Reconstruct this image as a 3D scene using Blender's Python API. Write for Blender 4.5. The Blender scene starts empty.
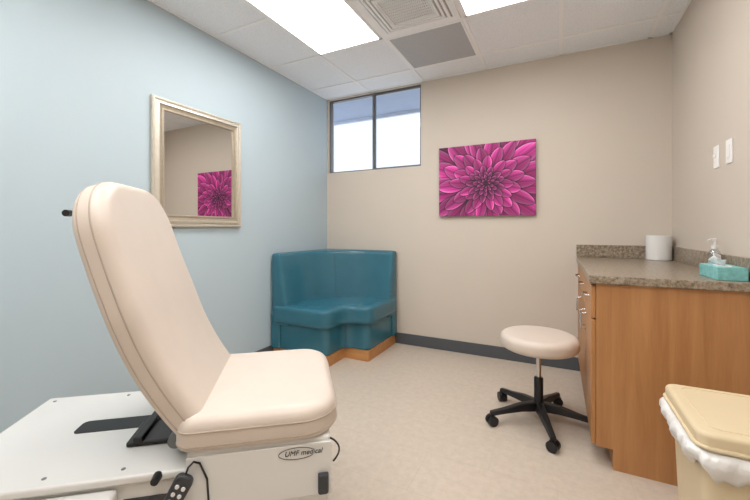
import bpy, bmesh, math, random
import numpy as np
from mathutils import Vector, Matrix
random.seed(7)
scene = bpy.context.scene
try:
    scene.view_settings.view_transform = 'Standard'
except Exception: pass

# ---------------------------------------------------------------- room numbers
XL, XR, YB, YF, H = -2.36, 0.77, 3.455, -1.3, 2.66
CAMZ = 1.18

# ---------------------------------------------------------------- materials
def lin(c):
    r=[]
    for v in c[:3]:
        v=v/255.0
        r.append(v/12.92 if v<=0.04045 else ((v+0.055)/1.055)**2.4)
    return (r[0],r[1],r[2],1.0)

def mat(name, col, rough=0.5, metal=0.0, spec=None, noise=None, bump=None, coat=0.0):
    m=bpy.data.materials.new(name); m.use_nodes=True
    nt=m.node_tree; b=nt.nodes['Principled BSDF']
    b.inputs['Base Color'].default_value=lin(col)
    b.inputs['Roughness'].default_value=rough
    b.inputs['Metallic'].default_value=metal
    if spec is not None: b.inputs['Specular IOR Level'].default_value=spec
    if coat: b.inputs['Coat Weight'].default_value=coat
    tc=nt.nodes.new('ShaderNodeTexCoord')
    if noise:
        sc,amt=noise
        n=nt.nodes.new('ShaderNodeTexNoise'); n.inputs['Scale'].default_value=sc
        n.inputs['Detail'].default_value=4
        nt.links.new(tc.outputs['Object'],n.inputs['Vector'])
        mx=nt.nodes.new('ShaderNodeMix'); mx.data_type='RGBA'
        a=lin([max(0,c*(1-amt)) for c in col]); bb=lin([min(255,c*(1+amt)) for c in col])
        mx.inputs['A'].default_value=a; mx.inputs['B'].default_value=bb
        nt.links.new(n.outputs['Fac'],mx.inputs['Factor'])
        nt.links.new(mx.outputs['Result'],b.inputs['Base Color'])
    if bump:
        sc,st,dist=bump
        n=nt.nodes.new('ShaderNodeTexNoise'); n.inputs['Scale'].default_value=sc
        n.inputs['Detail'].default_value=3
        nt.links.new(tc.outputs['Object'],n.inputs['Vector'])
        bp=nt.nodes.new('ShaderNodeBump'); bp.inputs['Strength'].default_value=st
        bp.inputs['Distance'].default_value=dist
        nt.links.new(n.outputs['Fac'],bp.inputs['Height'])
        nt.links.new(bp.outputs['Normal'],b.inputs['Normal'])
    return m

M_blue=mat('paint_blue',(183,199,207),0.55,noise=(3,0.01),bump=(180,0.15,0.002))
M_beige=mat('paint_beige',(210,199,186),0.6,noise=(3,0.01),bump=(180,0.15,0.002))
M_base=mat('baseboard_rubber',(80,84,89),0.5,noise=(20,0.04))
M_cream=mat('upholstery_cream',(211,198,186),0.40,noise=(12,0.015),bump=(350,0.12,0.001))
M_seam=mat('seam_cream',(180,165,150),0.6,noise=(30,0.03))
M_teal=mat('vinyl_teal',(50,106,124),0.24,noise=(7,0.05),bump=(14,0.18,0.006))
M_tealpipe=mat('vinyl_teal_piping',(34,80,98),0.4,noise=(20,0.04))
M_white=mat('enamel_white',(226,225,222),0.2,noise=(5,0.01))
M_white2=mat('plastic_white',(232,231,229),0.4,noise=(9,0.01))
M_black=mat('plastic_black',(20,20,23),0.4,noise=(30,0.1))
M_grey=mat('plastic_grey',(120,122,124),0.45,noise=(30,0.05))
M_dark=mat('plastic_charcoal',(56,58,62),0.45,noise=(30,0.05))
M_chrome=mat('chrome',(200,200,200),0.2,1.0,noise=(30,0.02))
M_frame=mat('champagne_frame',(188,177,158),0.34,0.6,noise=(40,0.06),bump=(60,0.15,0.002))
M_frame2=mat('champagne_frame_light',(214,207,193),0.32,0.5,noise=(40,0.04))
M_bin=mat('bin_plastic',(218,200,166),0.45,noise=(6,0.015))
M_bag=mat('bag_film',(234,233,231),0.3,noise=(40,0.03),bump=(60,0.6,0.004))
M_alu=mat('window_aluminium',(112,114,118),0.4,0.3,noise=(20,0.04))
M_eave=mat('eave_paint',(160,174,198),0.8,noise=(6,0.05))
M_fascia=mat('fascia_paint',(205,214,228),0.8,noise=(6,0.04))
M_label=mat('logo_ink',(40,38,38),0.5,noise=(30,0.05))
M_tissuebox=mat('tissue_box_card',(124,188,188),0.5,noise=(45,0.22))
M_tissue=mat('tissue_paper',(240,240,240),0.8,noise=(10,0.01))
M_tbar=mat('ceiling_tbar',(248,248,248),0.5,noise=(9,0.005))
M_return=mat('perforated_grey',(180,181,183),0.7,noise=(260,0.2))
M_ventd=mat('vent_shadow',(180,180,180),0.8,noise=(40,0.1))
M_switch=mat('switch_plate',(244,243,241),0.35,noise=(9,0.01))

def mirror_mat():
    m=bpy.data.materials.new('mirror_glass'); m.use_nodes=True
    b=m.node_tree.nodes['Principled BSDF']
    b.inputs['Base Color'].default_value=(0.80,0.80,0.79,1); b.inputs['Metallic'].default_value=1
    b.inputs['Roughness'].default_value=0.01
    return m
M_mirror=mirror_mat()

def emis(name,col,s):
    m=bpy.data.materials.new(name); m.use_nodes=True
    b=m.node_tree.nodes['Principled BSDF']
    b.inputs['Base Color'].default_value=(0.9,0.9,0.9,1)
    b.inputs['Emission Color'].default_value=lin(col); b.inputs['Emission Strength'].default_value=s
    return m
M_light=emis('troffer_lens',(255,253,251),10.6)

def glass_mat(name,tint,g=0.06):
    m=bpy.data.materials.new(name); m.use_nodes=True; nt=m.node_tree
    nt.nodes.clear()
    o=nt.nodes.new('ShaderNodeOutputMaterial'); mx=nt.nodes.new('ShaderNodeMixShader')
    t=nt.nodes.new('ShaderNodeBsdfTransparent'); gl=nt.nodes.new('ShaderNodeBsdfGlossy')
    t.inputs['Color'].default_value=tint; gl.inputs['Roughness'].default_value=0.03
    mx.inputs[0].default_value=g
    nt.links.new(t.outputs[0],mx.inputs[1]); nt.links.new(gl.outputs[0],mx.inputs[2])
    nt.links.new(mx.outputs[0],o.inputs['Surface'])
    return m
M_glass=glass_mat('window_glass',(0.97,0.98,1,1),0.04)
M_clear=glass_mat('clear_plastic',(0.86,0.9,0.92,1),0.14)

def floor_mat():
    m=bpy.data.materials.new('vinyl_floor'); m.use_nodes=True; nt=m.node_tree; b=nt.nodes['Principled BSDF']
    tc=nt.nodes.new('ShaderNodeTexCoord')
    br=nt.nodes.new('ShaderNodeTexBrick'); br.offset=0.5
    br.inputs['Scale'].default_value=1.0
    br.inputs['Brick Width'].default_value=0.61; br.inputs['Row Height'].default_value=0.305
    br.inputs['Mortar Size'].default_value=0.0014; br.inputs['Mortar Smooth'].default_value=0.3
    br.inputs['Color1'].default_value=lin((203,190,175)); br.inputs['Color2'].default_value=lin((205,192,177))
    br.inputs['Mortar'].default_value=lin((193,179,163))
    nt.links.new(tc.outputs['Object'],br.inputs['Vector'])
    n=nt.nodes.new('ShaderNodeTexNoise'); n.inputs['Scale'].default_value=26; n.inputs['Detail'].default_value=8
    n.inputs['Roughness'].default_value=0.7
    nt.links.new(tc.outputs['Object'],n.inputs['Vector'])
    cr=nt.nodes.new('ShaderNodeValToRGB'); cr.color_ramp.elements[0].position=0.35; cr.color_ramp.elements[1].position=0.65
    cr.color_ramp.elements[0].color=(0.88,0.87,0.86,1); cr.color_ramp.elements[1].color=(1,1,1,1)
    nt.links.new(n.outputs['Fac'],cr.inputs['Fac'])
    mx=nt.nodes.new('ShaderNodeMix'); mx.data_type='RGBA'; mx.blend_type='MULTIPLY'; mx.inputs['Factor'].default_value=1
    nt.links.new(br.outputs['Color'],mx.inputs['A']); nt.links.new(cr.outputs['Color'],mx.inputs['B'])
    nt.links.new(mx.outputs['Result'],b.inputs['Base Color'])
    b.inputs['Roughness'].default_value=0.34
    return m
M_floor=floor_mat()

def ceil_mat():
    m=bpy.data.materials.new('acoustic_tile'); m.use_nodes=True; nt=m.node_tree; b=nt.nodes['Principled BSDF']
    tc=nt.nodes.new('ShaderNodeTexCoord')
    n=nt.nodes.new('ShaderNodeTexNoise'); n.inputs['Scale'].default_value=120; n.inputs['Detail'].default_value=6
    nt.links.new(tc.outputs['Object'],n.inputs['Vector'])
    cr=nt.nodes.new('ShaderNodeValToRGB'); cr.color_ramp.elements[0].position=0.3; cr.color_ramp.elements[1].position=0.5
    cr.color_ramp.elements[0].color=lin((230,232,235)); cr.color_ramp.elements[1].color=lin((245,247,251))
    nt.links.new(n.outputs['Fac'],cr.inputs['Fac']); nt.links.new(cr.outputs['Color'],b.inputs['Base Color'])
    b.inputs['Roughness'].default_value=0.9
    return m
M_ceil=ceil_mat()

def wood_mat(name,c1,c2,axis):
    m=bpy.data.materials.new(name); m.use_nodes=True; nt=m.node_tree; b=nt.nodes['Principled BSDF']
    tc=nt.nodes.new('ShaderNodeTexCoord'); mp=nt.nodes.new('ShaderNodeMapping')
    s=[14,14,14]; s[axis]=0.9; mp.inputs['Scale'].default_value=s
    nt.links.new(tc.outputs['Object'],mp.inputs['Vector'])
    n=nt.nodes.new('ShaderNodeTexNoise'); n.inputs['Scale'].default_value=1.6; n.inputs['Detail'].default_value=7
    n.inputs['Distortion'].default_value=0.7
    nt.links.new(mp.outputs[0],n.inputs['Vector'])
    n2=nt.nodes.new('ShaderNodeTexNoise'); n2.inputs['Scale'].default_value=9; n2.inputs['Detail'].default_value=4
    nt.links.new(mp.outputs[0],n2.inputs['Vector'])
    ad=nt.nodes.new('ShaderNodeMath'); ad.operation='MULTIPLY_ADD'; ad.inputs[1].default_value=0.35
    nt.links.new(n2.outputs['Fac'],ad.inputs[0]); nt.links.new(n.outputs['Fac'],ad.inputs[2])
    cr=nt.nodes.new('ShaderNodeValToRGB'); cr.color_ramp.elements[0].position=0.4; cr.color_ramp.elements[1].position=0.9
    cr.color_ramp.elements[0].color=lin(c1); cr.color_ramp.elements[1].color=lin(c2)
    nt.links.new(ad.outputs[0],cr.inputs['Fac']); nt.links.new(cr.outputs['Color'],b.inputs['Base Color'])
    b.inputs['Roughness'].default_value=0.42
    return m
M_wood=wood_mat('oak_laminate',(168,115,70),(192,140,90),2)
M_woodtoe=wood_mat('oak_toe',(174,118,68),(200,146,92),0)

def granite_mat():
    m=bpy.data.materials.new('speckled_laminate'); m.use_nodes=True; nt=m.node_tree; b=nt.nodes['Principled BSDF']
    tc=nt.nodes.new('ShaderNodeTexCoord')
    n=nt.nodes.new('ShaderNodeTexNoise'); n.inputs['Scale'].default_value=60; n.inputs['Detail'].default_value=8; n.inputs['Roughness'].default_value=0.75
    nt.links.new(tc.outputs['Object'],n.inputs['Vector'])
    cr=nt.nodes.new('ShaderNodeValToRGB'); e=cr.color_ramp.elements
    e[0].position=0.34; e[0].color=lin((86,74,62)); e[1].position=0.66; e[1].color=lin((182,169,150))
    x=e.new(0.5); x.color=lin((142,127,109))
    nt.links.new(n.outputs['Fac'],cr.inputs['Fac']); nt.links.new(cr.outputs['Color'],b.inputs['Base Color'])
    b.inputs['Roughness'].default_value=0.3
    return m
M_gran=granite_mat()

# ---------------------------------------------------------------- mesh helpers
def obj(name, me, m, parent=None, smooth=False):
    o=bpy.data.objects.new(name,me); scene.collection.objects.link(o)
    if m is not None: me.materials.append(m)
    if smooth:
        for p in me.polygons: p.use_smooth=True
    if parent is not None: o.parent=parent
    return o

def empty(name, loc=(0,0,0), rz=0):
    e=bpy.data.objects.new(name,None); e.empty_display_size=0.1
    scene.collection.objects.link(e); e.location=loc; e.rotation_euler=(0,0,rz)
    return e

def boxes(name, bl, m, parent=None, bevel=0.0, seg=2):
    vs=[];fs=[]
    for (a,b,c,d,e,f) in bl:
        k=len(vs)
        vs+=[(a,c,e),(b,c,e),(b,d,e),(a,d,e),(a,c,f),(b,c,f),(b,d,f),(a,d,f)]
        fs+=[[k+i for i in q] for q in ((0,3,2,1),(4,5,6,7),(0,1,5,4),(1,2,6,5),(2,3,7,6),(3,0,4,7))]
    me=bpy.data.meshes.new(name); me.from_pydata(vs,[],fs)
    o=obj(name,me,m,parent,smooth=bevel>0)
    if bevel>0: addbevel(o,bevel,seg)
    return o

def addbevel(o,w,seg=2,ang=35):
    b=o.modifiers.new('bevel','BEVEL'); b.width=w; b.segments=seg; b.limit_method='ANGLE'; b.angle_limit=math.radians(ang)
    b.use_clamp_overlap=True
    wn=o.modifiers.new('wn','WEIGHTED_NORMAL'); wn.keep_sharp=False
    for p in o.data.polygons: p.use_smooth=True

def soften(o,vox=0.01,it=10,fac=0.5):
    r=o.modifiers.new('remesh','REMESH'); r.mode='VOXEL'; r.voxel_size=vox; r.use_smooth_shade=True
    s=o.modifiers.new('smooth','SMOOTH'); s.factor=fac; s.iterations=it

def rpoly(pts, seg=8):
    out=[]; n=len(pts)
    for i in range(n):
        p=Vector(pts[i][:2]); r=pts[i][2]
        a=Vector(pts[i-1][:2]); b=Vector(pts[(i+1)%n][:2])
        if r<=0: out.append((p.x,p.y)); continue
        u=(a-p).normalized(); v=(b-p).normalized()
        ang=math.acos(max(-1,min(1,u.dot(v))))
        d=r/math.tan(ang/2)
        d=min(d,(a-p).length*0.5,(b-p).length*0.5); rr=d*math.tan(ang/2)
        cen=p+(u+v).normalized()*(rr/math.sin(ang/2))
        s=p+u*d; e=p+v*d
        a0=math.atan2(s.y-cen.y,s.x-cen.x); a1=math.atan2(e.y-cen.y,e.x-cen.x)
        da=(a1-a0+math.pi)%(2*math.pi)-math.pi
        for k in range(seg+1):
            t=a0+da*k/seg; out.append((cen.x+rr*math.cos(t),cen.y+rr*math.sin(t)))
    return out

def prism(name, pts, z0, z1, m, parent=None, bevel=0, seg=3, top=None):
    n=len(pts); tp=top or pts
    vs=[(x,y,z0) for x,y in pts]+[(x,y,z1) for x,y in tp]
    fs=[list(range(n))[::-1],list(range(n,2*n))]+[[i,(i+1)%n,n+(i+1)%n,n+i] for i in range(n)]
    me=bpy.data.meshes.new(name); me.from_pydata(vs,[],fs)
    bm=bmesh.new(); bm.from_mesh(me); bmesh.ops.recalc_face_normals(bm,faces=bm.faces); bm.to_mesh(me); bm.free()
    o=obj(name,me,m,parent,smooth=bevel>0)
    if bevel: addbevel(o,bevel,seg,40)
    return o

def inset(pts,d):
    n=len(pts); out=[]
    for i in range(n):
        a=Vector(pts[i-1]); p=Vector(pts[i]); b=Vector(pts[(i+1)%n])
        t=(b-a)
        if t.length<1e-9: t=Vector((1,0))
        t.normalize(); nn=Vector((-t.y,t.x))
        q=p+nn*d; out.append((q.x,q.y))
    return out

def dens(pts,mx=0.03):
    out=[]
    n=len(pts)
    for i in range(n):
        a=Vector(pts[i]); b=Vector(pts[(i+1)%n]); k=max(1,int(math.ceil((b-a).length/mx)))
        if (b-a).length<1e-6: continue
        for j in range(k): 
            q=a+(b-a)*(j/k); out.append((q.x,q.y))
    return out

def pillow(name, outline, z0, z1, r, crown, m, parent=None, deform=None, seg=5, rb=None):
    rb = r if rb is None else rb
    cx=sum(p[0] for p in outline)/len(outline); cy=sum(p[1] for p in outline)/len(outline)
    rings=[]
    prof=[]
    for k in range(seg+1):
        a=math.pi/2*k/seg; prof.append((rb*(1-math.sin(a)), z0+rb*(1-math.cos(a))))
    for k in range(seg+1):
        a=math.pi/2*k/seg; prof.append((r*(1-math.cos(a)), z1-r*(1-math.sin(a))))
    for d,z in prof: rings.append([(x,y,z) for x,y in inset(outline,d)])
    inn=rings[-1]
    for s in (0.93,0.8,0.6,0.35,0.12):
        rings.append([(cx+(x-cx)*s,cy+(y-cy)*s,z1+crown*(1-s*s)) for x,y,z in inn])
    vs=[]; 
    for R in rings: vs+=R
    n=len(outline); fs=[]
    for k in range(len(rings)-1):
        for i in range(n):
            j=(i+1)%n; fs.append([k*n+i,k*n+j,(k+1)*n+j,(k+1)*n+i])
    fs.append(list(range(n))[::-1]); L=(len(rings)-1)*n; fs.append([L+i for i in range(n)])
    if deform: vs=[deform(v) for v in vs]
    me=bpy.data.meshes.new(name); me.from_pydata(vs,[],fs)
    return obj(name,me,m,parent,smooth=True)

def tube(name, pts, r, m, parent=None, cyclic=False, res=3):
    cu=bpy.data.curves.new(name,'CURVE'); cu.dimensions='3D'; cu.bevel_depth=r; cu.bevel_resolution=res
    sp=cu.splines.new('POLY'); sp.points.add(len(pts)-1)
    for i,p in enumerate(pts): sp.points[i].co=(p[0],p[1],p[2],1)
    sp.use_cyclic_u=cyclic; cu.use_fill_caps=True
    o=bpy.data.objects.new(name+'_c',cu); scene.collection.objects.link(o)
    dg=bpy.context.evaluated_depsgraph_get(); me=bpy.data.meshes.new_from_object(o.evaluated_get(dg))
    bpy.data.objects.remove(o)
    me.name=name; me.materials.clear()
    return obj(name,me,m,parent,smooth=True)

def lathe(name, prof, m, parent=None, loc=(0,0,0), n=32):
    vs=[];fs=[]
    for (r,z) in prof:
        for i in range(n):
            a=2*math.pi*i/n; vs.append((loc[0]+r*math.cos(a),loc[1]+r*math.sin(a),loc[2]+z))
    for k in range(len(prof)-1):
        for i in range(n):
            j=(i+1)%n; fs.append([k*n+i,k*n+j,(k+1)*n+j,(k+1)*n+i])
    fs.append(list(range(n))[::-1]); fs.append([(len(prof)-1)*n+i for i in range(n)])
    me=bpy.data.meshes.new(name); me.from_pydata(vs,[],fs)
    me.polygons.foreach_set('use_smooth',[True]*len(me.polygons))
    o=obj(name,me,m,parent)
    try: me.set_sharp_from_angle(angle=math.radians(40))
    except Exception: pass
    return o

def cyl_between(name,a,b,r0,r1,m,parent=None,n=20):
    a=Vector(a);b=Vector(b); z=(b-a).normalized()
    x=z.orthogonal().normalized(); y=z.cross(x)
    vs=[]
    for p,r in ((a,r0),(b,r1)):
        for i in range(n):
            t=2*math.pi*i/n; q=p+x*(r*math.cos(t))+y*(r*math.sin(t)); vs.append(q[:])
    fs=[[i,(i+1)%n,n+(i+1)%n,n+i] for i in range(n)]+[list(range(n))[::-1],list(range(n,2*n))]
    me=bpy.data.meshes.new(name); me.from_pydata(vs,[],fs)
    me.polygons.foreach_set('use_smooth',[True]*len(me.polygons))
    o=obj(name,me,m,parent)
    try: me.set_sharp_from_angle(angle=math.radians(40))
    except Exception: pass
    return o

def circle(r,n=64,cx=0,cy=0): return [(cx+r*math.cos(2*math.pi*i/n),cy+r*math.sin(2*math.pi*i/n)) for i in range(n)]

# ---------------------------------------------------------------- room shell
T=0.12
WX0,WX1,WZ0,WZ1=-2.345,-1.228,1.815,2.645
boxes('floor',[(XL-T,XR+T,YF-T,YB+T,-0.1,0)],M_floor)
boxes('ceiling',[(XL-T,XR+T,YF-T,YB+T,H,H+0.1)],M_ceil)
boxes('wall_left',[(XL-T,XL,YF-T,YB+T,0,H)],M_blue)
boxes('wall_right',[(XR,XR+T,YF-T,YB+T,0,H)],M_beige)
boxes('wall_front',[(XL,XR,YF-T,YF,0,H)],M_beige)
boxes('wall_back',[(XL,WX0,YB,YB+T,0,H),(WX1,XR,YB,YB+T,0,H),(WX0,WX1,YB,YB+T,0,WZ0),(WX0,WX1,YB,YB+T,WZ1,H)],M_beige)
BH=0.11
boxes('baseboard_back',[(XL,0.24,YB-0.012,YB,0,BH)],M_base,bevel=0.003)
boxes('baseboard_left',[(XL,XL+0.012,YF,YB-0.012,0,BH)],M_base,bevel=0.003)
boxes('baseboard_right',[(XR-0.012,XR,YF,2.10,0,BH)],M_base,bevel=0.003)
boxes('baseboard_front',[(XL+0.012,XR-0.012,YF,YF+0.012,0,BH)],M_base,bevel=0.003)

# window
w=empty('window_1',((WX0+WX1)/2,YB+0.05,(WZ0+WZ1)/2))
hw=(WX1-WX0)/2; hh=(WZ1-WZ0)/2; mx_=-1.78-(WX0+WX1)/2
f=0.015
fr=[(-hw,hw,-0.02,0.03,-hh,-hh+f),(-hw,hw,-0.02,0.03,hh-f,hh),(-hw,-hw+f,-0.02,0.03,-hh+f,hh-f),(hw-f,hw,-0.02,0.03,-hh+f,hh-f),
    (mx_-0.012,mx_+0.012,-0.02,0.03,-hh+f,hh-f)]
boxes('frame',fr,M_alu,w,bevel=0.002)
boxes('glass',[(-hw+f,hw-f,-0.002,0.002,-hh+f,hh-f)],M_glass,w)
sf=0.008
boxes('sash',[(mx_+0.012,mx_+0.012+sf,-0.012,-0.003,-hh+f,hh-f),(mx_+0.012,hw-f,-0.012,-0.003,-hh+f,-hh+f+sf),(mx_+0.012,hw-f,-0.012,-0.003,hh-f-sf,hh-f),(hw-f-sf,hw-f,-0.012,-0.003,-hh+f,hh-f)],M_alu,w)
ev=empty('roof_eave',(-1.8,YB+T,2.7))
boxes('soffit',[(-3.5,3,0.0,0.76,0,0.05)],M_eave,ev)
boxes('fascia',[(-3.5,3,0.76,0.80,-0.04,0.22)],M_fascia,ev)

# ceiling grid
xs=[-1.81,-1.20,-0.59,0.02,0.63]; ys=[3.15,2.54,1.93,1.32,0.71,0.10,-0.51,-1.12]
lights=[(-1.81,-1.20,1.32,2.54),(-0.59,0.02,1.32,2.54),(-1.81,-1.20,-0.51,0.71),(-0.59,0.02,-0.51,0.71)]  # last two troffers are out of view, added to light the room
g=[]
tb=0.012
for x in xs: g.append((x-tb,x+tb,YF,YB,H-0.006,H-0.0005))
for y in ys: g.append((XL,XR,y-tb,y+tb,H-0.0055,H-0.0005))
g+= [(XL,XL+0.02,YF,YB,H-0.006,H-0.0005),(XR-0.02,XR,YF,YB,H-0.006,H-0.0005),(XL,XR,YB-0.02,YB,H-0.006,H-0.0005),(XL,XR,YF,YF+0.02,H-0.006,H-0.0005)]
boxes('trim_ceiling_grid',g,M_tbar)
for (a,b,c,d) in lights:
    e=empty('ceiling_light',((a+b)/2,(c+d)/2,H))
    hx=(b-a)/2-0.012; hy=(d-c)/2-0.012
    z=-0.009
    boxes('frame',[(-hx,hx,-hy,-hy+0.02,z-0.004,-0.0005),(-hx,hx,hy-0.02,hy,z-0.004,-0.0005),(-hx,-hx+0.02,-hy,hy,z-0.004,-0.0005),(hx-0.02,hx,-hy,hy,z-0.004,-0.0005)],M_tbar,e)
    boxes('lens',[(-hx+0.02,hx-0.02,-hy+0.02,hy-0.02,z-0.001,-0.002)],M_light,e)
# supply vent
e=empty('ceiling_vent',(-0.895,2.235,H))
def sqring(r,wd,z0,z1): return [(-r,r,-r,-r+wd,z0,z1),(-r,r,r-wd,r,z0,z1),(-r,-r+wd,-r+wd,r-wd,z0,z1),(r-wd,r,-r+wd,r-wd,z0,z1)]
boxes('frame',sqring(0.293,0.045,-0.012,-0.0005),M_tbar,e,bevel=0.002)
boxes('louvers',sqring(0.235,0.018,-0.02,-0.004)+sqring(0.205,0.016,-0.022,-0.004)+sqring(0.175,0.014,-0.024,-0.004),M_tbar,e)
boxes('backing',[(-0.25,0.25,-0.25,0.25,-0.003,-0.0008)],M_ventd,e)
boxes('core_bars',[(-0.15+i*0.015-0.0035,-0.15+i*0.015+0.0035,-0.15,0.15,-0.014,-0.004) for i in range(21)]+[(-0.15,0.15,-0.15+i*0.03-0.003,-0.15+i*0.03+0.003,-0.0135,-0.004) for i in range(11)]+sqring(0.158,0.01,-0.022,-0.004),M_tbar,e)
e=empty('return_air_grille',(-0.895,2.845,H))
boxes('frame',sqring(0.293,0.016,-0.01,-0.0005),M_tbar,e,bevel=0.002)
boxes('perforated_panel',[(-0.28,0.28,-0.28,0.28,-0.007,-0.0008)],M_return,e)

# ---------------------------------------------------------------- mirror on left wall
e=empty('wall_mirror',(XL,1.804,1.6225)); 
W2,H2=0.367,0.428
def frame_loft(name,W2,H2,prof,m,parent):
    vs=[];fs=[]
    for d,h in prof:
        vs+=[(h,-W2+d,-H2+d),(h,W2-d,-H2+d),(h,W2-d,H2-d),(h,-W2+d,H2-d)]
    for k in range(len(prof)-1):
        for i in range(4):
            j=(i+1)%4; fs.append([k*4+i,k*4+j,(k+1)*4+j,(k+1)*4+i])
    me=bpy.data.meshes.new(name); me.from_pydata(vs,[],fs)
    return obj(name,me,m,parent)
frame_loft('outer_moulding',W2,H2,[(0,0.002),(0,0.022),(0.006,0.030),(0.014,0.030),(0.018,0.024),(0.030,0.032),(0.042,0.034)],M_frame2,e)
frame_loft('frame',W2,H2,[(0.042,0.034),(0.05,0.026),(0.066,0.022),(0.070,0.027),(0.078,0.027),(0.083,0.012)],M_frame,e)
boxes('mirror_glass',[(0.004,0.014,-W2+0.075,W2-0.075,-H2+0.075,H2-0.075)],M_mirror,e)
boxes('backing_board',[(0.001,0.004,-W2+0.02,W2-0.02,-H2+0.02,H2-0.02)],M_black,e)

# ---------------------------------------------------------------- flower canvas
def flower_canvas():
    W,Hh=0.86,0.66
    e=empty('flower_canvas_print',(-0.60,YB,1.632))
    boxes('stretcher',[(-W/2,W/2,-0.034,-0.002,-Hh/2,Hh/2)],mat('canvas_edge',(92,20,74),0.7,noise=(20,0.1)),e)
    nx,ny=420,322
    X,Y=np.meshgrid(np.linspace(-W/2,W/2,nx),np.linspace(-Hh/2,Hh/2,ny))
    cx,cy=0.01,-0.035
    x=X-cx;y=Y-cy
    C=np.zeros((ny,nx,3)); C[:]=np.array([86,6,62])/255
    rng=np.random.RandomState(11)
    rings=[(0.20,0.70,15,0.082,0.1),(0.17,0.56,15,0.074,0.6),(0.13,0.43,14,0.062,0.05),(0.10,0.33,13,0.050,0.5),(0.075,0.25,13,0.037,0.0),(0.05,0.175,13,0.025,0.5),(0.035,0.12,12,0.017,0.0),(0.02,0.08,10,0.012,0.5),(0.008,0.045,8,0.008,0.0)]
    for ri,(r0,r1,n,wd,ph) in enumerate(rings):
        order=rng.permutation(n)
        for k in order:
            a=2*math.pi*(k+ph)/n+rng.uniform(-0.08,0.08)
            L=(r1-r0)*rng.uniform(0.85,1.08)
            u=x*math.cos(a)+y*math.sin(a)-r0; v=-x*math.sin(a)+y*math.cos(a)
            s=u/L
            ss=np.clip(s,0,1)
            v=v+wd*rng.uniform(-0.3,0.3)*ss*ss
            hwid=wd*np.power(np.clip(np.sin(math.pi*np.power(ss,1.3)),0,1),0.6)*rng.uniform(0.88,1.12)
            mask=(s>0)&(s<1)&(np.abs(v)<hwid)
            en=np.abs(v)/np.maximum(hwid,1e-5)
            inner=ri>=5
            base=np.array([50,2,40] if inner else [84,3,62])/255
            mid=np.array([178,26,122] if not inner else [108,10,78])/255
            tip=np.array([220,66,164] if not inner else [196,66,150])/255
            edge=np.array([246,176,218])/255
            t=ss[...,None]
            c=np.where(t<0.45, base+(mid-base)*(t/0.45), mid+(tip-mid)*((t-0.45)/0.55))
            ed=np.clip((np.maximum(en,(ss-0.80)*4)-0.40)/0.60,0,1)[...,None]**1.8*np.clip(ss*1.8-0.15,0.03,1)[...,None]
            c=c+(edge-c)*ed*(0.62 if not inner else 0.55)
            # soft highlight band along the petal
            hb=np.exp(-((v/wd-0.35)/0.18)**2)[...,None]*np.clip(ss,0,1)[...,None]
            c=c+(edge-c)*hb*0.16
            cr=np.exp(-(v/(wd*0.14))**2)[...,None]*0.26
            c=c*(1-cr)
            c=c*(1+0.05*np.sin(v/wd*20))[...,None]
            side=np.clip(v/np.maximum(hwid,1e-5),-1,1)[...,None]
            c=c*(0.92+0.18*side*(1 if rng.rand()>0.3 else -1))*rng.uniform(0.84,1.1)
            for hw_,df in ((0.012,0.80),(0.006,0.72)):
                halo=(s>-0.02)&(s<1.04)&(np.abs(v)<hwid+hw_)
                C[halo]*=df
            C[mask]=c[mask]
    C=np.clip(C*0.99,0,1)
    Cl=np.where(C<=0.04045,C/12.92,((C+0.055)/1.055)**2.4)
    vs=np.stack([X.ravel(),np.full(X.size,-0.0345),Y.ravel()],1)
    idx=np.arange(nx*ny).reshape(ny,nx)
    fs=np.stack([idx[:-1,:-1].ravel(),idx[:-1,1:].ravel(),idx[1:,1:].ravel(),idx[1:,:-1].ravel()],1)
    me=bpy.data.meshes.new('print'); me.from_pydata(vs.tolist(),[],fs.tolist())
    at=me.color_attributes.new('Col','FLOAT_COLOR','POINT')
    rgba=np.ones((nx*ny,4),dtype=np.float32); rgba[:,:3]=Cl.reshape(-1,3)
    at.data.foreach_set('color',rgba.ravel())
    m=bpy.data.materials.new('flower_print'); m.use_nodes=True; nt=m.node_tree
    a=nt.nodes.new('ShaderNodeAttribute'); a.attribute_name='Col'
    nt.links.new(a.outputs['Color'],nt.nodes['Principled BSDF'].inputs['Base Color'])
    nt.nodes['Principled BSDF'].inputs['Roughness'].default_value=0.6
    obj('print',me,m,e)
flower_canvas()

# ---------------------------------------------------------------- corner bench
e=empty('corner_bench',(XL+0.016,YB-0.016,0))
LX,LY,D=0.865,0.915,0.62
def Lshape(ins,rn,ro,x0=0.0):
    return rpoly([(x0,-x0,0),(x0,-LY+ins,0.02),(D-ins,-LY+ins,ro),(D-ins,-D+ins,rn),(LX-ins,-D+ins,ro),(LX-ins,-x0,0.0)],8)
prism('wood_base',Lshape(0.022,0.02,0.02),0,0.095,M_woodtoe,e)
soften(prism('seat_front',Lshape(0.020,0.10,0.05),0.095,0.345,M_teal,e),0.01,5)
soften(prism('seat_cushion',Lshape(-0.022,0.14,0.08,0.03),0.328,0.492,M_teal,e),0.009,60,0.6)
def backshape(t,R):
    pts=[(0,0),(0,-LY),(t,-LY)]
    c=(t+R,-t-R); n=24
    for k in range(n+1):
        a=math.pi-(math.pi/2)*k/n
        pts.append((c[0]+R*math.cos(a),c[1]+R*math.sin(a)))
    pts+=[(LX,-t),(LX,0)]
    return pts
soften(prism('backrest',backshape(0.21,0.50),0.30,0.960,M_teal,e,top=backshape(0.10,0.60)),0.009,40,0.6)
soften(prism('back_end_panels',backshape(0.10,0.58),0.095,0.40,M_teal,e),0.01,4)
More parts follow.
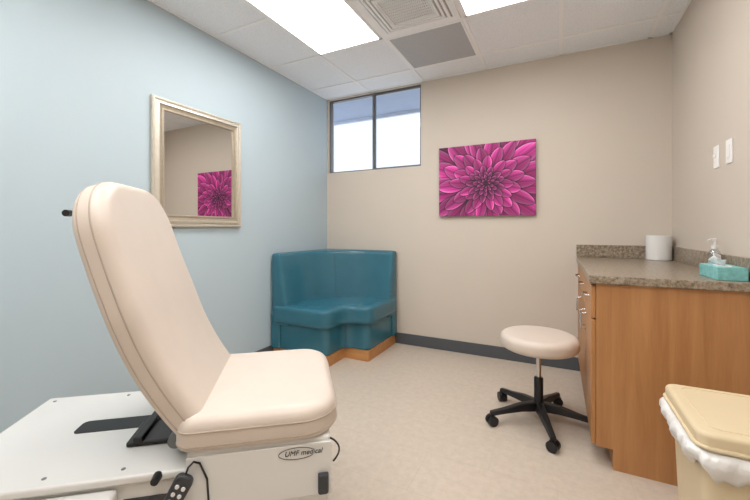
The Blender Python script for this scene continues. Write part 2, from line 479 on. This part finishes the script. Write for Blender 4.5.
def bseam(name,ang):
    P=[]
    for k in range(14):
        z=0.47+(0.925-0.47)*k/13; q=(z-0.30)/0.66
        t=0.21-0.11*q; R=0.50+0.10*q; c=(t+R,-t-R); a=math.radians(ang)
        P.append((c[0]+(R-0.001)*math.cos(a),c[1]+(R-0.001)*math.sin(a),z))
    tube(name,P,0.0022,M_tealpipe,e)
bseam('back_seam',135)
tube('seat_piping',[(x,y,0.337) for x,y in Lshape(-0.002,0.11,0.06)[1:-1]],0.004,M_tealpipe,e)
tube('front_seam',[(D-0.020+0.031,-D+0.020-0.031,0.10),(D-0.020+0.031,-D+0.020-0.031,0.335)],0.003,M_tealpipe,e)

# ---------------------------------------------------------------- cabinet + countertop
cab=empty('base_cabinet',(0.17,2.107,0))
dx=0.587; dy=YB-0.005-2.107
pts=[(0,0.1),(0,0.908),(dx,0.908),(dx,0.0),(0.072,0.0),(0.072,0.1)]
vs=[(x,y,z) for y in (0.0,dy) for x,z in pts]; n=6
fs=[list(range(n)),list(range(n,2*n))[::-1]]+[[i,(i+1)%n,n+(i+1)%n,n+i][::-1] for i in range(n)]
me=bpy.data.meshes.new('carcass'); me.from_pydata(vs,[],fs)
bm=bmesh.new(); bm.from_mesh(me); bmesh.ops.recalc_face_normals(bm,faces=bm.faces); bm.to_mesh(me); bm.free()
obj('carcass',me,M_wood,cab)
fronts=[]
nc=3; cw=dy/nc
for i in range(nc):
    a=i*cw+0.004; b=(i+1)*cw-0.004
    fronts.append((-0.02,-0.001,a,b,0.735,0.895)); fronts.append((-0.02,-0.001,a,b,0.108,0.727))
boxes('drawer_and_door_fronts',fronts,M_wood,cab,bevel=0.002)
for i in range(nc):
    yc=(i+0.5)*cw
    for zc in (0.82,):
        tube('drawer_pull_%d'%(i+1),[(-0.019,yc-0.05,zc),(-0.045,yc-0.045,zc),(-0.045,yc+0.045,zc),(-0.019,yc+0.05,zc)],0.005,M_chrome,cab)
    yd=i*cw+0.05 if i else cw-0.06
    tube('door_pull_%d'%(i+1),[(-0.019,yd,0.58),(-0.045,yd,0.585),(-0.045,yd,0.675),(-0.019,yd,0.68)],0.005,M_chrome,cab)
boxes('countertop',[(-0.032,0.599,-0.022,YB-2.107-0.001,0.909,0.95)],M_gran,cab,bevel=0.006)
boxes('backsplash',[(-0.032,0.579,YB-2.107-0.021,YB-2.107-0.001,0.95,1.05),(0.579,0.599,-0.022,YB-2.107-0.001,0.95,1.05)],M_gran,cab,bevel=0.002)

# paper roll standing on end
lathe('paper_towel_roll',[(0.022,0.004),(0.074,0.0),(0.078,0.003),(0.078,0.176),(0.074,0.180),(0.026,0.180),(0.024,0.178),(0.024,0.06)],M_white2,None,(0,0,0)).location=(0.668,3.345,0.951)
# sanitizer bottle
e=empty('pump_bottle',(0.712,2.425,0.951))
lathe('bottle',[(0.024,0),(0.027,0.006),(0.027,0.10),(0.020,0.118),(0.011,0.125),(0.011,0.132)],M_clear,e)
lathe('liquid',[(0.022,0.004),(0.0245,0.008),(0.0245,0.075)],mat('gel',(206,222,226),0.2,noise=(9,0.02)),e)
lathe('pump_collar',[(0.013,0.128),(0.013,0.145),(0.005,0.147),(0.005,0.168),(0.010,0.170),(0.010,0.180),(0.004,0.182)],M_white2,e)
tube('nozzle',[(0,0,0.176),(-0.02,-0.014,0.177),(-0.034,-0.024,0.168)],0.0045,M_white2,e)
# tissue box
e=empty('tissue_box',(0.688,2.25,0.951))
boxes('carton',[(-0.052,0.052,-0.115,0.115,0,0.058)],M_tissuebox,e,bevel=0.002)
prism('opening',[(0.028*math.cos(t*math.pi/12),0.07*math.sin(t*math.pi/12)) for t in range(24)],0.058,0.0588,M_tissue,e)
def tissue():
    vs=[];fs=[];nu,nv=18,8
    for j in range(nv):
        v=j/(nv-1)
        for i in range(nu):
            u=i/(nu-1)*2-1
            wv=0.06*(0.5+0.7*v)
            vs.append((0.014*math.sin(u*7+v*2)*(0.3+v)-0.03*v, u*wv-0.02*v, 0.057+0.058*v*(0.75+0.25*math.cos(u*4+1))+0.006*math.sin(u*11)*v))
    for j in range(nv-1):
        for i in range(nu-1):
            k=j*nu+i; fs.append([k,k+1,k+nu+1,k+nu])
    me=bpy.data.meshes.new('tissue'); me.from_pydata(vs,[],fs)
    o=obj('tissue',me,M_tissue,e,smooth=True); s=o.modifiers.new('s','SOLIDIFY'); s.thickness=0.0015
tissue()

# switches
for (y,z,rk) in ((2.584,1.57,0),(2.42,1.57,1)):
    s=empty('light_switch',(XR,y,z))
    boxes('plate',[(-0.006,-0.0005,-0.036,0.036,-0.06,0.06)],M_switch,s,bevel=0.002)
    if rk: boxes('rocker',[(-0.010,-0.006,-0.017,0.017,-0.033,0.033)],M_switch,s,bevel=0.002)
    else: boxes('toggle',[(-0.018,-0.006,-0.005,0.005,-0.004,0.014)],M_switch,s,bevel=0.001)

# ---------------------------------------------------------------- stool
st=empty('rolling_stool',(-0.105,2.43,0),math.radians(12))
pillow('seat_cushion',circle(0.222),0.452,0.54,0.038,0.006,M_cream,st,rb=0.03)
lathe('seat_plate',[(0.10,0.430),(0.13,0.450),(0.13,0.453)],M_black,st)
lathe('gas_cylinder',[(0.014,0.25),(0.014,0.432)],M_chrome,st)
lathe('column',[(0.034,0.075),(0.034,0.12),(0.026,0.135),(0.026,0.27),(0.022,0.275)],M_black,st)
for k in range(5):
    a=2*math.pi*k/5+math.radians(-86); ca,sa=math.cos(a),math.sin(a)
    def P(r,s,z): return (r*ca-s*sa, r*sa+s*ca, z)
    sec=[(0.02,0.028,0.075,0.13),(0.12,0.024,0.078,0.122),(0.22,0.020,0.07,0.10),(0.31,0.017,0.060,0.086)]
    vs=[];fs=[]
    for (r,wd,z0,z1) in sec: vs+=[P(r,-wd,z0),P(r,wd,z0),P(r,wd*0.7,z1),P(r,-wd*0.7,z1)]
    for q in range(3):
        for i in range(4):
            j=(i+1)%4; fs.append([q*4+i,q*4+j,q*4+4+j,q*4+4+i])
    fs+=[[3,2,1,0],[12,13,14,15]]
    me=bpy.data.meshes.new('leg'); me.from_pydata(vs,[],fs)
    bm=bmesh.new(); bm.from_mesh(me); bmesh.ops.recalc_face_normals(bm,faces=bm.faces); bm.to_mesh(me); bm.free()
    o=obj('leg_%d'%(k+1),me,M_black,st); addbevel(o,0.006,3)
    c=Vector(P(0.30,0,0.030)); ax=Vector((-sa,ca,0)); 
    tw=Matrix.Rotation(0.6*k+0.9,3,'Z'); ax=tw@ax
    for sgn in (-1,1):
        cc=c+ax*0.015*sgn
        cyl_between('caster_wheel_%d_%s'%(k+1,'a' if sgn<0 else 'b'),cc-ax*0.010,cc+ax*0.010,0.030,0.030,M_black,st)
    cyl_between('caster_stem_%d'%(k+1),c+Vector((0,0,0.005)),c+Vector((0,0,0.045)),0.012,0.010,M_black,st,12)

# ---------------------------------------------------------------- trash bin
tbn=empty('trash_bin',(0.530,1.475,0))
def rr(hx,hy,r): return dens(rpoly([(-hx,-hy,r),(hx,-hy,r),(hx,hy,r),(-hx,hy,r)],6),0.02)
b0=rr(0.145,0.145,0.04)
def loftrings(name,rings,m,parent,capb=True,capt=False):
    n=len(rings[0]); vs=[];fs=[]
    for R_ in rings: vs+=R_
    for k in range(len(rings)-1):
        for i in range(n):
            j=(i+1)%n; fs.append([k*n+i,k*n+j,(k+1)*n+j,(k+1)*n+i])
    if capb: fs.append(list(range(n))[::-1])
    if capt: fs.append([(len(rings)-1)*n+i for i in range(n)])
    me=bpy.data.meshes.new(name); me.from_pydata(vs,[],fs)
    return obj(name,me,m,parent,smooth=True)
def ring(pts,s,z): return [(x*s,y*s,z) for x,y in pts]
loftrings('bin_body',[ring(b0,0.99,0.0),ring(b0,1.02,0.012),ring(b0,1.17,0.555),ring(b0,1.17,0.56)],M_bin,tbn,True,True)
b1=dens(rpoly([(-0.145,-0.145,0.04),(0.145,-0.145,0.04),(0.145,0.145,0.04),(-0.145,0.145,0.04)],8),0.006)
N=len(b1)
bag=[]
for k,(z,s) in enumerate([(0.574,1.18),(0.573,1.26),(0.566,1.35),(0.554,1.40),(0.540,1.39),(0.524,1.34),(0.510,1.27),(0.502,1.21)]):
    R_=[]
    for i,(x,y) in enumerate(b1):
        t=2*math.pi*i/N
        am=min(1,k/3)
        f_=1+(0.018*math.sin(t*14+k*0.5)+0.014*math.sin(t*31+1+k*0.9)+0.009*math.sin(t*53+k))*am
        zz=z+(0.012*math.sin(t*5+1)+0.010*math.sin(t*11)+0.005*math.sin(t*29))*(k/7)
        if s*f_<1.19: f_=1.19/s
        R_.append((x*s*f_,y*s*f_,zz))
    bag.append(R_)
o=loftrings('bin_liner',bag,M_bag,tbn,False,False); sm=o.modifiers.new('s','SOLIDIFY'); sm.thickness=0.0015
lid=rr(0.186,0.186,0.035)
pillow('lid',lid,0.575,0.622,0.014,0.003,M_bin,tbn,rb=0.004)
tube('lid_rim',[(x,y,0.582) for x,y in inset(lid,-0.001)],0.006,M_bin,tbn,cyclic=True)
tube('lid_groove',[(x,y,0.6225) for x,y in rr(0.15,0.15,0.03)],0.003,M_bin,tbn,cyclic=True)

# ---------------------------------------------------------------- exam chair
ANG=math.radians(39)
ch=empty('exam_chair',(-0.912,1.127,0),ANG)
boxes('foot_plinth',[(-0.93,0.06,-0.24,0.25,0,0.06)],M_grey,ch,bevel=0.01)
boxes('lower_body',[(-0.98,0.10,-0.275,0.29,0.06,0.445)],M_white,ch,bevel=0.012,seg=3)
boxes('deck',[(-1.01,-0.30,-0.29,0.32,0.447,0.472)],M_white,ch,bevel=0.008,seg=3)
boxes('seat_support',[(-0.32,0.105,-0.285,0.30,0.445,0.52)],M_white,ch,bevel=0.012,seg=3)
boxes('side_panel',[(-0.32,0.108,-0.294,-0.285,0.34,0.505)],M_white,ch,bevel=0.003)
boxes('side_rail',[(-1.0,-0.50,-0.335,-0.275,0.30,0.438)],M_white,ch,bevel=0.014,seg=4)
boxes('rail_slot',[(-0.49,-0.34,-0.279,-0.274,0.30,0.40)],M_dark,ch,bevel=0.002)
prism('deck_slot',rpoly([(-0.76,-0.01,0.02),(-0.48,-0.01,0.02),(-0.48,0.075,0.02),(-0.76,0.075,0.02)],5),0.472,0.4735,M_black,ch)
boxes('back_mechanism',[(-0.54,-0.32,-0.14,0.0,0.473,0.49),(-0.52,-0.49,-0.14,0.09,0.473,0.505),(-0.42,-0.34,-0.05,0.14,0.473,0.56)],M_black,ch,bevel=0.006)
cyl_between('back_hinge',(-0.37,-0.22,0.52),(-0.37,0.22,0.52),0.022,0.022,M_grey,ch)
for i,(x,y) in enumerate(((-0.97,-0.25),(-0.97,0.28),(-0.70,-0.25),(-0.70,0.28),(-0.85,-0.25),(-0.56,0.26),(-0.5,-0.25))):
    lathe('screw_%d'%(i+1),[(0.006,0),(0.006,0.002),(0.003,0.003)],M_grey,ch,(x,y,0.472),12)
so=dens(rpoly([(-0.355,-0.30,0.05),(0.135,-0.305,0.12),(0.135,0.305,0.12),(-0.355,0.30,0.05)],10),0.03)
pillow('seat_cushion',so,0.518,0.622,0.042,0.008,M_cream,ch,rb=0.022)
tube('seat_piping',[(x,y,0.580) for x,y in inset(so,-0.0002)],0.0025,M_seam,ch,cyclic=True)
tube('seat_piping_low',[(x,y,0.538) for x,y in inset(so,0.0)],0.002,M_seam,ch,cyclic=True)
# backrest
th=math.radians(20)
U=Vector((-math.sin(th),0,math.cos(th))); Nn=Vector((math.cos(th),0,math.sin(th)))
bo=dens(rpoly([(-0.275,0,0.05),(0.275,0,0.05),(0.305,0.42,0.6),(0.29,0.845,0.185),(-0.272,0.845,0.185),(-0.298,0.42,0.6)],12),0.03)
B0=Vector((-0.388,0,0.512))
def bend(v):
    x,y,z=v
    off=0.06*max(0,(0.36-y)/0.36)**2+0.02*max(0,(y-0.5)/0.34)**2
    p=B0+Vector((0,1,0))*x+U*y+Nn*(z+off)
    return p[:]
pillow('backrest_cushion',bo,0,0.095,0.040,0.010,M_cream,ch,deform=bend,rb=0.02)
tube('backrest_piping',[bend((x,y,0.054)) for x,y in inset(bo,-0.0002)],0.0025,M_seam,ch,cyclic=True)
tube('backrest_piping_rear',[bend((x,y,0.02)) for x,y in inset(bo,0.0)],0.002,M_seam,ch,cyclic=True)
bi=dens(inset(bo,0.05),0.05)
pillow('backrest_shell',bi,-0.018,0.0,0.004,0.0,M_white,ch,deform=bend,rb=0.008)
ky=0.765
cyl_between('paper_roll_rod',bend((-0.21,ky,-0.024)),bend((0.21,ky,-0.024)),0.006,0.006,M_black,ch,12)
cyl_between('rod_bracket',bend((-0.15,ky,-0.024)),bend((-0.15,ky,0.0)),0.01,0.01,M_black,ch,12)
cyl_between('rod_knob',bend((-0.225,ky,-0.024)),bend((-0.205,ky,-0.024)),0.010,0.010,M_black,ch,14)
# hand control
hc=rpoly([(-0.024,-0.06,0.015),(0.024,-0.06,0.015),(0.026,0.06,0.018),(-0.026,0.06,0.018)],5)
def hcd(v):
    x,y,z=v
    q=Matrix.Rotation(math.radians(-28),3,'Z')@Vector((x,y,z))
    return (-0.335+q.x, -0.298-0.018-q.z, 0.425+q.y)
pillow('hand_control',dens(hc,0.02),0,0.022,0.006,0.001,M_dark,ch,deform=hcd)
for r_ in range(3):
    for c_ in range(2):
        p=hcd((-0.009+0.018*c_,0.03-0.022*r_,0.022)); cyl_between('button_%d'%(r_*2+c_+1),p,(p[0],p[1]-0.004,p[2]),0.006,0.0055,M_white2,ch,10)
tube('control_cord',[(-0.31,-0.325,0.48),(-0.305,-0.32,0.495),(-0.295,-0.305,0.50),(-0.28,-0.298,0.49),(-0.26,-0.297,0.44),(-0.255,-0.297,0.36),(-0.28,-0.297,0.28)],0.003,M_black,ch)
cyl_between('round_knob',(-0.395,-0.285,0.462),(-0.395,-0.315,0.462),0.013,0.011,M_black,ch,16)
prism('release_latch',rpoly([(0.065,-0.312,0.008),(0.098,-0.312,0.008),(0.098,-0.29,0.004),(0.065,-0.29,0.004)],4),0.35,0.41,M_dark,ch,bevel=0.008)
cord=[]
for k in range(25):
    t=k/24; a=math.pi*(t*1.3-0.35)
    cord.append((0.10+0.035*math.cos(a), -0.27-0.01*math.sin(a*2), 0.46+0.045*math.sin(a)))
tube('cord',cord,0.003,M_black,ch)
def text(body,size,loc,name):
    cu=bpy.data.curves.new(name,'FONT'); cu.body=body; cu.size=size; cu.extrude=0.0005; cu.align_x='CENTER'; cu.shear=0.25
    o=bpy.data.objects.new(name+'_t',cu); scene.collection.objects.link(o)
    dg=bpy.context.evaluated_depsgraph_get(); me=bpy.data.meshes.new_from_object(o.evaluated_get(dg)); bpy.data.objects.remove(o)
    me.materials.clear()
    t=obj(name,me,M_label,ch); t.rotation_euler=(math.pi/2,0,0); t.location=loc
text('UMF medical',0.022,(0.02,-0.2955,0.474),'logo_text')
tube('logo_oval',[(0.0+0.055*math.cos(2*math.pi*i/40),-0.2955,0.480+0.018*math.sin(2*math.pi*i/40)) for i in range(3,38)],0.0009,M_label,ch)

# ---------------------------------------------------------------- world + camera
wd=bpy.data.worlds.new('World'); scene.world=wd; wd.use_nodes=True
nt=wd.node_tree; bg=nt.nodes['Background']
bg.inputs['Color'].default_value=(0.90,0.95,1,1); bg.inputs['Strength'].default_value=1.25

cd=bpy.data.cameras.new('camera'); cam=bpy.data.objects.new('camera',cd); scene.collection.objects.link(cam)
cam.location=(0,0,CAMZ); cam.rotation_euler=(math.pi/2,0,math.radians(26.8))
cd.sensor_width=36; cd.lens=362/750*36; cd.shift_y=-21/750; cd.clip_start=0.02
scene.camera=cam
